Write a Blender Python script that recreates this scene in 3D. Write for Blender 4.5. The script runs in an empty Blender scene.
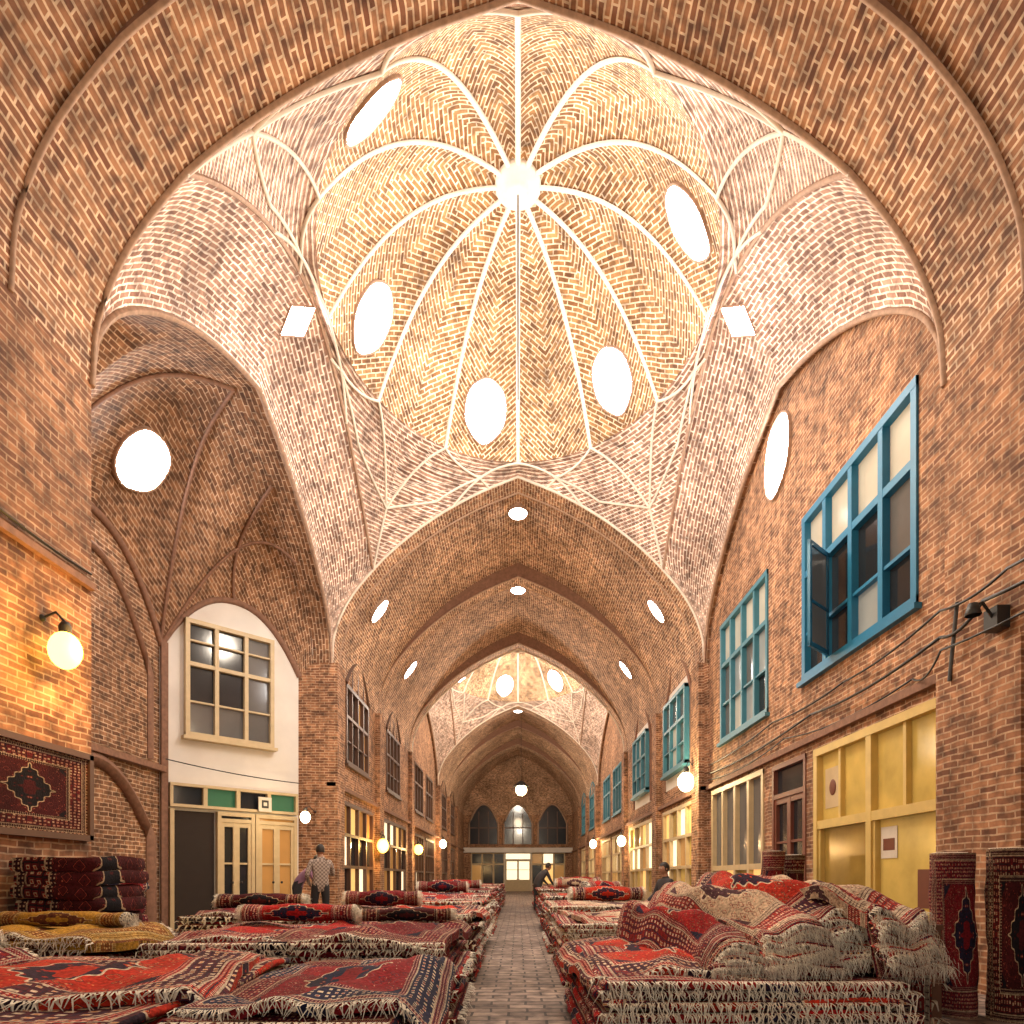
import bpy, bmesh, math, random
import numpy as np
from mathutils import Vector, Matrix
random.seed(7)
SC = bpy.context.scene
COL = SC.collection

# ------------------------------------------------------------------ materials
def newmat(name):
    m = bpy.data.materials.new(name); m.use_nodes = True
    nt = m.node_tree; b = nt.nodes['Principled BSDF']
    return m, nt, b
def N(nt, t, **kw):
    n = nt.nodes.new(t)
    for k, v in kw.items():
        setattr(n, k, v)
    return n
def c4(c): return (c[0], c[1], c[2], 1.0)
def plain(name, col, rough=0.6, metal=0.0, noise=0.12, emis=None, es=0.0, nscale=6.0):
    m, nt, b = newmat(name)
    tc = N(nt, 'ShaderNodeTexCoord'); no = N(nt, 'ShaderNodeTexNoise')
    no.inputs['Scale'].default_value = nscale; no.inputs['Detail'].default_value = 4
    nt.links.new(tc.outputs['Object'], no.inputs['Vector'])
    mx = N(nt, 'ShaderNodeMix', data_type='RGBA')
    mx.inputs[6].default_value = c4([x*(1-noise*2) for x in col]); mx.inputs[7].default_value = c4([min(1, x*(1+noise)) for x in col])
    nt.links.new(no.outputs['Fac'], mx.inputs[0]); nt.links.new(mx.outputs[2], b.inputs['Base Color'])
    b.inputs['Roughness'].default_value = rough; b.inputs['Metallic'].default_value = metal
    if emis:
        b.inputs['Emission Color'].default_value = c4(emis); b.inputs['Emission Strength'].default_value = es
    return m
def emit(name, col, s):
    m, nt, b = newmat(name)
    b.inputs['Base Color'].default_value = c4(col)
    b.inputs['Emission Color'].default_value = c4(col); b.inputs['Emission Strength'].default_value = s
    return m
def brick(name, c1, c2, mortar, w=0.24, h=0.065, ms=0.012, big=0.45, bump=0.5, off=0.5):
    m, nt, b = newmat(name)
    uv = N(nt, 'ShaderNodeUVMap'); uv.uv_map = 'UVMap'
    bt = N(nt, 'ShaderNodeTexBrick')
    bt.offset = off
    bt.inputs['Scale'].default_value = 1.0
    bt.inputs['Brick Width'].default_value = w; bt.inputs['Row Height'].default_value = h
    bt.inputs['Mortar Size'].default_value = ms; bt.inputs['Mortar Smooth'].default_value = 0.2
    bt.inputs['Bias'].default_value = 0.0
    bt.inputs['Color1'].default_value = c4(c1); bt.inputs['Color2'].default_value = c4(c2); bt.inputs['Mortar'].default_value = c4(mortar)
    tc = N(nt, 'ShaderNodeTexCoord')
    nw = N(nt, 'ShaderNodeTexNoise'); nw.inputs['Scale'].default_value = 2.2; nt.links.new(tc.outputs['Object'], nw.inputs['Vector'])
    vm = N(nt, 'ShaderNodeVectorMath', operation='MULTIPLY_ADD'); vm.inputs[1].default_value = (0.06, 0.06, 0)
    nt.links.new(nw.outputs['Color'], vm.inputs[0]); nt.links.new(uv.outputs['UV'], vm.inputs[2])
    nt.links.new(vm.outputs[0], bt.inputs['Vector'])
    no = N(nt, 'ShaderNodeTexNoise'); no.inputs['Scale'].default_value = 0.8; no.inputs['Detail'].default_value = 6; no.inputs['Roughness'].default_value = 0.68
    nt.links.new(tc.outputs['Object'], no.inputs['Vector'])
    ra = N(nt, 'ShaderNodeValToRGB')
    ra.color_ramp.elements[0].position = 0.34; ra.color_ramp.elements[0].color = (1-big, 1-big*1.1, 1-big*1.2, 1)
    ra.color_ramp.elements[1].position = 0.66; ra.color_ramp.elements[1].color = (1.18, 1.15, 1.10, 1)
    nt.links.new(no.outputs['Fac'], ra.inputs['Fac'])
    n2 = N(nt, 'ShaderNodeTexNoise'); n2.inputs['Scale'].default_value = 7; n2.inputs['Detail'].default_value = 4
    nt.links.new(tc.outputs['Object'], n2.inputs['Vector'])
    r2 = N(nt, 'ShaderNodeValToRGB')
    r2.color_ramp.elements[0].position = 0.34; r2.color_ramp.elements[0].color = (0.46, 0.44, 0.44, 1)
    r2.color_ramp.elements[1].position = 0.6; r2.color_ramp.elements[1].color = (1.15, 1.15, 1.15, 1)
    nt.links.new(n2.outputs['Fac'], r2.inputs['Fac'])
    m1 = N(nt, 'ShaderNodeMix', data_type='RGBA', blend_type='MULTIPLY'); m1.inputs[0].default_value = 1
    nt.links.new(bt.outputs['Color'], m1.inputs[6]); nt.links.new(ra.outputs['Color'], m1.inputs[7])
    m2 = N(nt, 'ShaderNodeMix', data_type='RGBA', blend_type='MULTIPLY'); m2.inputs[0].default_value = 1
    nt.links.new(m1.outputs[2], m2.inputs[6]); nt.links.new(r2.outputs['Color'], m2.inputs[7])
    nt.links.new(m2.outputs[2], b.inputs['Base Color'])
    b.inputs['Roughness'].default_value = 0.85
    bp = N(nt, 'ShaderNodeBump'); bp.inputs['Strength'].default_value = bump; bp.inputs['Distance'].default_value = 0.02; bp.invert = True
    nt.links.new(bt.outputs['Fac'], bp.inputs['Height']); nt.links.new(bp.outputs['Normal'], b.inputs['Normal'])
    return m
def rugmat(name, field, border, accent, navy, cream, sc=9.0):
    m, nt, b = newmat(name)
    uv = N(nt, 'ShaderNodeUVMap'); uv.uv_map = 'UVMap'
    sp = N(nt, 'ShaderNodeSeparateXYZ'); nt.links.new(uv.outputs['UV'], sp.inputs[0])
    def math_(op, a, bb=None, cc=None):
        n = N(nt, 'ShaderNodeMath', operation=op)
        for i, v in enumerate((a, bb, cc)):
            if v is None: continue
            if isinstance(v, (int, float)): n.inputs[i].default_value = v
            else: nt.links.new(v, n.inputs[i])
        return n.outputs[0]
    def ramp(src, els):
        r = N(nt, 'ShaderNodeValToRGB'); r.color_ramp.interpolation = 'CONSTANT'; e = r.color_ramp.elements
        e[0].position = els[0][0]; e[0].color = c4(els[0][1]); e[1].position = els[1][0]; e[1].color = c4(els[1][1])
        for p, cc in els[2:]: x = e.new(p); x.color = c4(cc)
        nt.links.new(src, r.inputs['Fac']); return r.outputs['Color']
    def mix(f, A, B):
        x = N(nt, 'ShaderNodeMix', data_type='RGBA')
        for i, v in ((0, f), (6, A), (7, B)):
            if isinstance(v, tuple): x.inputs[i].default_value = c4(v)
            else: nt.links.new(v, x.inputs[i])
        return x.outputs[2]
    a = math_('MULTIPLY', math_('ABSOLUTE', math_('SUBTRACT', math_('FRACT', sp.outputs[0]), 0.5)), 2.0)
    c = math_('MULTIPLY', math_('ABSOLUTE', math_('SUBTRACT', math_('FRACT', sp.outputs[1]), 0.5)), 2.0)
    mm = math_('MAXIMUM', a, c)
    cb = N(nt, 'ShaderNodeCombineXYZ'); nt.links.new(a, cb.inputs[0]); nt.links.new(c, cb.inputs[1])
    def vor(s, dist, rnd):
        vo = N(nt, 'ShaderNodeTexVoronoi', distance=dist); vo.inputs['Scale'].default_value = s; vo.inputs['Randomness'].default_value = rnd
        nt.links.new(cb.outputs[0], vo.inputs['Vector']); return vo.outputs['Distance']
    f1 = ramp(vor(sc, 'MANHATTAN', .7), [(0, cream), (.10, accent), (.19, navy), (.26, field), (.50, field), (.56, accent), (.60, navy), (.66, field)])
    f2 = ramp(vor(sc*2.7, 'EUCLIDEAN', .9), [(0, cream), (.12, accent), (.2, (0, 0, 0)), (.3, (0, 0, 0))])
    f2m = math_('LESS_THAN', vor(sc*2.7, 'EUCLIDEAN', .9), .2)
    fld = mix(f2m, f1, f2)
    med_f = ramp(vor(sc*1.3, 'MANHATTAN', .5), [(0, cream), (.14, accent), (.24, field), (.4, navy), (.7, navy)])
    am = math_('ADD', math_('MULTIPLY', a, 1.25), math_('MULTIPLY', c, .9))
    wob = math_('ADD', am, math_('MULTIPLY', math_('SINE', math_('MULTIPLY', math_('SUBTRACT', a, c), 26.0)), .035))
    fld = mix(math_('LESS_THAN', wob, .50), fld, cream)
    fld = mix(math_('LESS_THAN', wob, .47), fld, med_f)
    fld = mix(math_('LESS_THAN', wob, .20), fld, field)
    corner = math_('GREATER_THAN', math_('ADD', a, c), 1.02)
    fld = mix(corner, fld, med_f)
    bo = ramp(vor(sc*1.9, 'CHEBYCHEV', .25), [(0, accent), (.14, cream), (.22, border), (.42, navy), (.55, border)])
    col = mix(math_('GREATER_THAN', mm, .66), fld, bo)
    bo2 = ramp(vor(sc*4.2, 'CHEBYCHEV', .1), [(0, cream), (.2, field), (.4, navy)])
    col = mix(math_('MULTIPLY', math_('GREATER_THAN', mm, .90), math_('LESS_THAN', mm, .96)), col, bo2)
    col = mix(math_('MULTIPLY', math_('GREATER_THAN', mm, .60), math_('LESS_THAN', mm, .66)), col, bo2)
    gs = ramp(mm, [(0, (0, 0, 0)), (.655, (1, 1, 1)), (.668, (0, 0, 0)), (.885, (1, 1, 1)), (.90, (0, 0, 0)), (.96, (1, 1, 1)), (.97, (0, 0, 0))])
    col = mix(gs, col, tuple(x*.8 for x in cream))
    tc = N(nt, 'ShaderNodeTexCoord'); no = N(nt, 'ShaderNodeTexNoise'); no.inputs['Scale'].default_value = 55; no.inputs['Detail'].default_value = 3
    nt.links.new(tc.outputs['Object'], no.inputs['Vector'])
    def mr(src, lo, hi):
        x = N(nt, 'ShaderNodeMapRange'); x.inputs[1].default_value = .3; x.inputs[2].default_value = .7; x.inputs[3].default_value = lo; x.inputs[4].default_value = hi
        nt.links.new(src, x.inputs[0]); return x.outputs[0]
    no2 = N(nt, 'ShaderNodeTexNoise'); no2.inputs['Scale'].default_value = 3; no2.inputs['Detail'].default_value = 4; nt.links.new(tc.outputs['Object'], no2.inputs['Vector'])
    k = math_('MULTIPLY', mr(no.outputs['Fac'], .5, 1.3), mr(no2.outputs['Fac'], .6, 1.25))
    m5 = N(nt, 'ShaderNodeMix', data_type='RGBA', blend_type='MULTIPLY'); m5.inputs[0].default_value = 1
    nt.links.new(col, m5.inputs[6]); nt.links.new(k, m5.inputs[7])
    nt.links.new(m5.outputs[2], b.inputs['Base Color'])
    b.inputs['Roughness'].default_value = 0.95; b.inputs['Specular IOR Level'].default_value = .2
    bp = N(nt, 'ShaderNodeBump'); bp.inputs['Strength'].default_value = 0.5; bp.inputs['Distance'].default_value = 0.012
    nt.links.new(no.outputs['Fac'], bp.inputs['Height']); nt.links.new(bp.outputs['Normal'], b.inputs['Normal'])
    return m

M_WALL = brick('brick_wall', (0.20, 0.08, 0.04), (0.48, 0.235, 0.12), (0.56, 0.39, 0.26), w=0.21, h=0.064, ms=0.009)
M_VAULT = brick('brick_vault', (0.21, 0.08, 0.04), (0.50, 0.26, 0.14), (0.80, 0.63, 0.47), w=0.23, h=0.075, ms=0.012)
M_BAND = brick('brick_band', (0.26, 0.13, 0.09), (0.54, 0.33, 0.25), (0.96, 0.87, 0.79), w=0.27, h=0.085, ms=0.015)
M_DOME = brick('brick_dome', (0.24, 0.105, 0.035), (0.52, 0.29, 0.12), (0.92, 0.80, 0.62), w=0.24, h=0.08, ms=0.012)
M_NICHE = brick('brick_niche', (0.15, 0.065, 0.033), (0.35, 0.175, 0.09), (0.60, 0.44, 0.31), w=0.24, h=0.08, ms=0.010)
M_FLOOR = brick('floor_pavers', (0.19, 0.14, 0.12), (0.36, 0.28, 0.24), (0.07, 0.055, 0.05), w=0.30, h=0.15, ms=0.012)
M_LINE = plain('gypsum_rib', (0.76, 0.68, 0.58), 0.8)
M_EDGE = plain('brick_edging', (0.46, 0.30, 0.21), 0.8, noise=0.3, nscale=14)
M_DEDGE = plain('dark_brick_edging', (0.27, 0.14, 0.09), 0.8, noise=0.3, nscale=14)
M_WHITE = plain('white_plaster', (0.74, 0.70, 0.65), 0.7, nscale=1.5)
M_BLUE = plain('blue_paint', (0.018, 0.18, 0.34), 0.45)
M_TEAL = plain('teal_paint', (0.05, 0.20, 0.27), 0.5)
M_YEL = plain('yellow_paint', (0.64, 0.46, 0.14), 0.5)
M_CREAM = plain('cream_paint', (0.58, 0.45, 0.26), 0.5)
M_BROWN = plain('brown_wood', (0.10, 0.045, 0.025), 0.5)
M_REDWD = plain('red_brown_wood', (0.17, 0.05, 0.03), 0.5)
M_BLACK = plain('black_metal', (0.02, 0.02, 0.02), 0.5)
M_DARK = plain('dark_doorway_panel', (0.03, 0.02, 0.015), 0.9)
M_FRINGE = plain('wool_fringe', (0.84, 0.76, 0.64), 0.95, noise=0.25, nscale=20)
M_SKY = emit('daylight_glass', (1.0, 0.97, 0.94), 45)
M_SKYF = emit('daylight_glass_far', (1.0, 0.95, 0.9), 25)
M_BULB = emit('warm_bulb', (1.0, 0.60, 0.08), 9)
M_BULBW = emit('white_bulb', (1.0, 0.78, 0.45), 12)
M_GREEN = plain('green_sign', (0.03, 0.10, 0.05), 0.3, emis=(0.1, 0.9, 0.4), es=0.06)
M_PAPER = plain('paper', (0.7, 0.64, 0.54), 0.7)
def pane(name, col, es, rough=.12, noise=.25, ns=1.2):  # room light behind the glass is put into pane colour and glow
    return plain(name, col, rough, noise=noise, emis=col, es=es, nscale=ns)
G_DARK = pane('pane_dark', (0.02, 0.022, 0.025), .1); G_SMOKE = pane('pane_smoky', (0.12, 0.11, 0.10), .2)
G_PALE = pane('pane_pale', (0.50, 0.46, 0.37), .25); G_GREY = pane('pane_grey', (0.28, 0.29, 0.27), .3)
G_YEL = pane('pane_yellow', (0.62, 0.43, 0.11), .16, .15, .35, 2.0); G_YEL2 = pane('pane_yellow_dim', (0.36, 0.22, 0.05), .15, .15, .4, 2.0)
G_GOLD = pane('pane_gold', (0.85, 0.50, 0.16), 1.0); G_AMB = pane('pane_amber', (0.40, 0.20, 0.06), .5); G_WARM = pane('pane_bright', (0.95, 0.78, 0.52), 1.3)
WIN = [G_DARK, G_SMOKE, G_PALE, G_GREY, G_DARK, G_SMOKE]; DRK = [G_DARK, G_SMOKE, G_DARK, G_DARK, G_AMB]
YEL = [G_YEL, G_YEL, G_YEL2]; LIT = [G_GOLD, G_AMB, G_DARK, G_WARM, G_AMB, G_DARK]; LITC = [G_GOLD, G_YEL, G_WARM, G_AMB, G_YEL2]

cr = (0.66, 0.54, 0.40)
RUGS = [
 rugmat('rug_red', (0.40, 0.014, 0.016), (0.26, 0.018, 0.02), (0.55, 0.18, 0.06), (0.025, 0.02, 0.05), cr, 10),
 rugmat('rug_scarlet', (0.52, 0.034, 0.016), (0.10, 0.02, 0.03), (0.66, 0.28, 0.10), (0.04, 0.02, 0.04), cr, 8),
 rugmat('rug_wine', (0.16, 0.008, 0.014), (0.20, 0.014, 0.02), (0.38, 0.13, 0.08), (0.015, 0.012, 0.03), (.45, .33, .22), 12),
 rugmat('rug_navy', (0.26, 0.014, 0.02), (0.02, 0.02, 0.06), (0.46, 0.08, 0.05), (0.015, 0.02, 0.055), cr, 9),
 rugmat('rug_mustard', (0.42, 0.23, 0.03), (0.27, 0.10, 0.02), (0.58, 0.38, 0.10), (0.12, 0.04, 0.02), (0.55, 0.42, 0.18), 11),
 rugmat('rug_cream', (0.58, 0.44, 0.31), (0.40, 0.04, 0.03), (0.50, 0.08, 0.04), (0.09, 0.04, 0.05), (0.70, 0.58, 0.43), 9),
 rugmat('rug_black_red', (0.06, 0.008, 0.01), (0.12, 0.01, 0.012), (0.32, 0.05, 0.03), (0.01, 0.008, 0.012), (.45, .34, .22), 7),
]

# ------------------------------------------------------------------ mesh builder
class MB:
    def __init__(s): s.v = []; s.f = []; s.m = []; s.uv = []; s.mats = []; s.sm = []
    def mi(s, mat):
        if mat not in s.mats: s.mats.append(mat)
        return s.mats.index(mat)
    def face(s, pts, uvs, mat, smooth=False):
        b = len(s.v); s.v.extend([tuple(p) for p in pts]); s.f.append(tuple(range(b, b+len(pts))))
        s.m.append(s.mi(mat)); s.uv.extend(uvs); s.sm.append(smooth)
    def grid(s, P, mat, UV=None, smooth=True, swap=False):
        n = len(P); k = len(P[0]); A = np.array([[tuple(p) for p in r] for r in P], float)
        if UV is None:
            du = np.zeros((n, k)); du[:, 1:] = np.cumsum(np.linalg.norm(A[:, 1:]-A[:, :-1], axis=2), axis=1)
            dv = np.zeros((n, k)); dv[1:, :] = np.cumsum(np.linalg.norm(A[1:]-A[:-1], axis=2), axis=0)
            UV = np.stack([dv, du] if swap else [du, dv], axis=2)
        UV = np.array(UV, float)
        b = len(s.v); s.v.extend([tuple(x) for x in A.reshape(-1, 3)])
        mi = s.mi(mat)
        for i in range(n-1):
            for j in range(k-1):
                q = [(i, j), (i, j+1), (i+1, j+1), (i+1, j)]
                s.f.append(tuple(b+a*k+c for a, c in q)); s.m.append(mi); s.sm.append(smooth)
                s.uv.extend([tuple(UV[a, c]) for a, c in q])
    def obox(s, o, U, V, W, mat):
        o, U, V, W = map(Vector, (o, U, V, W))
        lu, lv, lw = U.length, V.length, W.length
        for (p, a, b_, la, lb) in ((o, U, V, lu, lv), (o+W, U, V, lu, lv), (o, U, W, lu, lw), (o+V, U, W, lu, lw), (o, W, V, lw, lv), (o+U, W, V, lw, lv)):
            s.face([p, p+a, p+a+b_, p+b_], [(0, 0), (la, 0), (la, lb), (0, lb)], mat)
    def box(s, x0, x1, y0, y1, z0, z1, mat): s.obox((x0, y0, z0), (x1-x0, 0, 0), (0, 0, z1-z0), (0, y1-y0, 0), mat)
    def tube(s, path, r, mat, n=6, r1=None, cap=True, flat=1.0):
        path = [Vector(p) for p in path]; k = len(path); rows = []
        for i, p in enumerate(path):
            t = (path[min(i+1, k-1)]-path[max(i-1, 0)])
            if t.length < 1e-9: t = Vector((0, 0, 1))
            t.normalize()
            up = Vector((0, 0, 1)) if abs(t.z) < 0.95 else Vector((1, 0, 0))
            a = t.cross(up).normalized(); b_ = a.cross(t)
            rr = r if r1 is None else (r+(r1-r)*i/(k-1))
            rows.append([p+a*(rr*math.cos(2*math.pi*j/n))+b_*(rr*flat*math.sin(2*math.pi*j/n)) for j in range(n+1)])
        s.grid(rows, mat)
        if cap:
            for row in (rows[0], rows[-1]):
                s.face(row[:-1], [(0, 0)]*n, mat)
    def lathe(s, prof, c, mat, n=20):
        rows = []
        for r, h in prof:
            rows.append([(c[0]+r*math.cos(2*math.pi*j/n), c[1]+r*math.sin(2*math.pi*j/n), c[2]+h) for j in range(n+1)])
        s.grid(rows, mat)
    def sphere(s, c, r, mat, n=14, sc=(1, 1, 1)):
        rows = []
        for i in range(n+1):
            p = math.pi*i/n
            rows.append([(c[0]+sc[0]*r*math.sin(p)*math.cos(2*math.pi*j/(2*n)), c[1]+sc[1]*r*math.sin(p)*math.sin(2*math.pi*j/(2*n)), c[2]+sc[2]*r*math.cos(p)) for j in range(2*n+1)])
        s.grid(rows, mat)
    def make(s, name, parent=None):
        me = bpy.data.meshes.new(name); me.from_pydata(s.v, [], s.f)
        for m in s.mats: me.materials.append(m)
        me.polygons.foreach_set('material_index', s.m); me.polygons.foreach_set('use_smooth', s.sm)
        ul = me.uv_layers.new(name='UVMap'); ul.data.foreach_set('uv', [x for t in s.uv for x in t])
        me.update()
        o = bpy.data.objects.new(name, me); COL.objects.link(o)
        if parent: o.parent = parent
        return o

class PL:
    def __init__(s, o, U, Nn): s.o = Vector(o); s.U = Vector(U).normalized(); s.N = Vector(Nn).normalized()
    def p(s, u, v, n=0.0): return s.o+s.U*u+Vector((0, 0, v))+s.N*n
    def box(s, mb, u0, u1, v0, v1, n0, n1, mat):
        mb.obox(s.p(u0, v0, n0), s.U*(u1-u0), (0, 0, v1-v0), s.N*(n1-n0), mat)
    def quad(s, mb, u0, u1, v0, v1, n, mat):
        mb.face([s.p(u0, v0, n), s.p(u1, v0, n), s.p(u1, v1, n), s.p(u0, v1, n)], [(u0, v0), (u1, v0), (u1, v1), (u0, v1)], mat)
def holed(mb, pl, u0, u1, v0, v1, holes, mat, rev=0.14):
    us = sorted({u0, u1, *[h[0] for h in holes], *[h[1] for h in holes]}); vs = sorted({v0, v1, *[h[2] for h in holes], *[h[3] for h in holes]})
    for i in range(len(us)-1):
        for j in range(len(vs)-1):
            cu = (us[i]+us[i+1])/2; cv = (vs[j]+vs[j+1])/2
            if any(h[0] < cu < h[1] and h[2] < cv < h[3] for h in holes): continue
            pl.quad(mb, us[i], us[i+1], vs[j], vs[j+1], 0, mat)
    for (a, b, c, d) in holes:
        for (q0, q1) in (((a, c), (a, d)), ((b, c), (b, d)), ((a, c), (b, c)), ((a, d), (b, d))):
            L = abs(q1[0]-q0[0])+abs(q1[1]-q0[1])
            mb.face([pl.p(*q0, 0), pl.p(*q1, 0), pl.p(*q1, -rev), pl.p(*q0, -rev)], [(0, 0), (L, 0), (L, rev), (0, rev)], mat)
wn = [0]
RW = random.Random(5)
def window(pl, u0, u1, v0, v1, cols, trans, fm, gms, fw=0.10, mw=0.06, sub=None, sill=True, arch=0, n_off=0.0, low=None, extra=None, top=None):
    if not isinstance(gms, list): gms = [gms]
    mb = MB(); a, b = -0.10+n_off, 0.03+n_off
    pl.box(mb, u0, u0+fw, v0, v1, a, b, fm); pl.box(mb, u1-fw, u1, v0, v1, a, b, fm)
    pl.box(mb, u0, u1, v0-.002, v0+fw, a-.002, b+.004, fm); pl.box(mb, u0, u1, v1-fw, v1+.002, a-.002, b+.004, fm)
    W = u1-u0; H = v1-v0
    for i in range(1, cols):
        u = u0+W*i/cols; pl.box(mb, u-mw*0.7, u+mw*0.7, v0+.001, v1-.001, a+.003, b-.004, fm)
    for t in trans:
        pl.box(mb, u0+.001, u1-.001, v0+H*t-mw*0.7, v0+H*t+mw*0.7, a+.005, b-.008, fm)
    if sub:
        for i in range(cols):
            ua = u0+W*i/cols; ub = u0+W*(i+1)/cols
            for k in range(1, sub[0]):
                u = ua+(ub-ua)*k/sub[0]; pl.box(mb, u-mw*.3, u+mw*.3, v0+.002, v1-.002, a+0.03, b-0.02, fm)
        for t in sub[1]:
            pl.box(mb, u0+.002, u1-.002, v0+H*t-mw*.3, v0+H*t+mw*.3, a+0.033, b-0.023, fm)
    if low:
        pl.box(mb, u0+fw*.9, u1-fw*.9, v0+fw*.9, v0+H*low, a+0.02, b-0.05, fm)
    if extra: extra(mb)
    hb = sorted([0.0, 1.0]+list(trans)+(list(sub[1]) if sub else []))
    for i in range(cols):
        for k in range(len(hb)-1):
            g = RW.choice(gms)
            if top is not None and k == len(hb)-2: g = top
            pl.box(mb, u0+W*i/cols+.01, u0+W*(i+1)/cols-.01, v0+H*hb[k]+.01, v0+H*hb[k+1]-.01, a+0.015, a+0.028, g)
    if sill: pl.box(mb, u0-0.06, u1+0.06, v0-0.07, v0-.001, a, b+0.06, fm)
    if arch:
        n = 16; pts = []
        for i in range(n+1):
            t = -1+2*i/n; pts.append((u0+W*(t+1)/2, v1+arch*(1-abs(t)**1.8)))
        rows = [[pl.p(u, v1-0.02, a+0.03) for u, _ in pts], [pl.p(u, v, a+0.03) for u, v in pts]]
        mb.grid(rows, gms[0])
        mb.tube([pl.p(u, v, b-0.03) for u, v in pts], fw*0.7, fm)
        for i in (4, 8, 12): pl.box(mb, pts[i][0]-mw*.4, pts[i][0]+mw*.4, v1, pts[i][1], a+0.03, b, fm)
    wn[0] += 1
    return mb.make('window_%d' % wn[0])
dn = [0]
def door(pl, u0, u1, v1, fm, gm, leaves=2, n_off=0.0, panel=0.3, top=0.82):
    mb = MB(); a, b = -0.11+n_off, 0.02+n_off; fw = 0.08
    pl.box(mb, u0, u0+fw, 0, v1, a, b, fm); pl.box(mb, u1-fw, u1, 0, v1, a, b, fm); pl.box(mb, u0, u1, v1-fw, v1+.002, a-.002, b+.004, fm)
    pl.box(mb, u0, u1, v1*top-0.04, v1*top+0.04, a+.003, b-.004, fm)
    W = (u1-u0-2*fw)/leaves
    for i in range(leaves):
        x0 = u0+fw+W*i; x1 = x0+W
        pl.box(mb, x0, x0+0.07, 0, v1*top, a+.02, b-.02, fm); pl.box(mb, x1-0.07, x1, 0, v1*top, a+.02, b-.02, fm)
        pl.box(mb, x0, x1, 0.0, v1*panel, a+.03, b-.04, fm); pl.box(mb, x0+.1, x1-.1, .15, v1*panel-.1, a+.03, b-.025, fm)
        pl.box(mb, x0, x1, v1*top-0.14, v1*top-0.045, a+.022, b-.023, fm)
        pl.box(mb, x0, x1, v1*0.55, v1*0.55+.04, a+.02, b-.03, fm)
        mb.sphere(tuple(pl.p(x1-0.1 if i == 0 else x0+0.1, 1.0, b+0.02)), 0.03, M_BLACK, 6)
    pl.box(mb, u0+.03, u1-.03, v1*panel, v1-.03, a+.03, a+.05, gm)
    dn[0] += 1
    return mb.make('door_%d' % dn[0])

# ------------------------------------------------------------------ arch profile
TP = [(4.5, 6.3), (4.43, 7.0), (4.1, 7.78), (3.5, 8.55), (2.8, 9.22), (1.95, 9.85), (1.0, 10.38), (0.0, 10.8)]
def dense(P, n=8):
    out = []; Q = [Vector((2*P[0][0]-P[1][0], 2*P[0][1]-P[1][1]))]+[Vector(p) for p in P]+[Vector((2*P[-1][0]-P[-2][0], 2*P[-1][1]-P[-2][1]))]
    for i in range(1, len(Q)-2):
        for k in range(n):
            t = k/n; a, b, c, d = Q[i-1:i+3]
            out.append(0.5*((2*b)+(c-a)*t+(2*a-5*b+4*c-d)*t*t+(3*b-a-3*c+d)*t**3))
    out.append(Q[-2]); return [(p.x, p.y) for p in out]
TD = dense(TP, 6)
def Ts(apex): return [(x, z if z < 8.55 else 8.55+(z-8.55)*(apex-8.55)/2.25) for x, z in TD]
TX = np.array([p[0] for p in TD])[::-1]; TZ = np.array([p[1] for p in TD])[::-1]
def T(x, apex=10.8):
    z = float(np.interp(abs(x), TX, TZ))
    return z if z < 8.55 else 8.55+(z-8.55)*(apex-8.55)/2.25
def archpts(apex, off=0.0):
    h = [(x, z+off*(1-(x/4.5)**2)) for x, z in Ts(apex)]
    return [(-x, z) for x, z in h]+[(x, z) for x, z in h[::-1][1:]]

ceil = MB(); trim = MB()
def vault(y0, y1, off, apex=10.8, mat=None, dy=0.5):
    A = archpts(apex, off); n = max(2, int((y1-y0)/dy)+1)
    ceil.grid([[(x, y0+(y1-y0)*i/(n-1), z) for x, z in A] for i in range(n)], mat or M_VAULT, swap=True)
def step(y, o0, o1, apex=10.8, apex2=None):
    A = archpts(apex, o0); B = archpts(apex2 or apex, o1)
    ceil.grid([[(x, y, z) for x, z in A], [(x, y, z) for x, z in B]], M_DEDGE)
    trim.tube([(x, y, z-0.0) for x, z in A], 0.03, M_EDGE, n=5)
vault(-3, 5.67, 0.25, 10.45); step(5.67, 0, 0.25, 10.4, 10.45)
vault(5.67, 6.75, 0, 10.4, M_VAULT)
for (a, b, o) in ((15.45, 16.1, 0), (16.1, 20.6, .45), (20.6, 21.2, 0), (21.2, 26.4, .45), (26.4, 27.1, 0), (35.9, 36.6, 0), (36.6, 41, .45), (41, 41.6, 0), (41.6, 46.4, .45), (46.4, 47, 0), (47, 53, .45)):
    vault(a, b, o, 10.8)
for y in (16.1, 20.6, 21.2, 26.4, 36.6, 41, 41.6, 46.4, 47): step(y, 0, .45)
for y in (6.75, 15.45, 27.1, 35.9):
    ap = 10.4 if y < 7 else 10.8
    trim.tube([(x, y, z-.01) for x, z in archpts(ap)], 0.035, M_LINE if y != 6.75 else M_EDGE, n=5)

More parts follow.
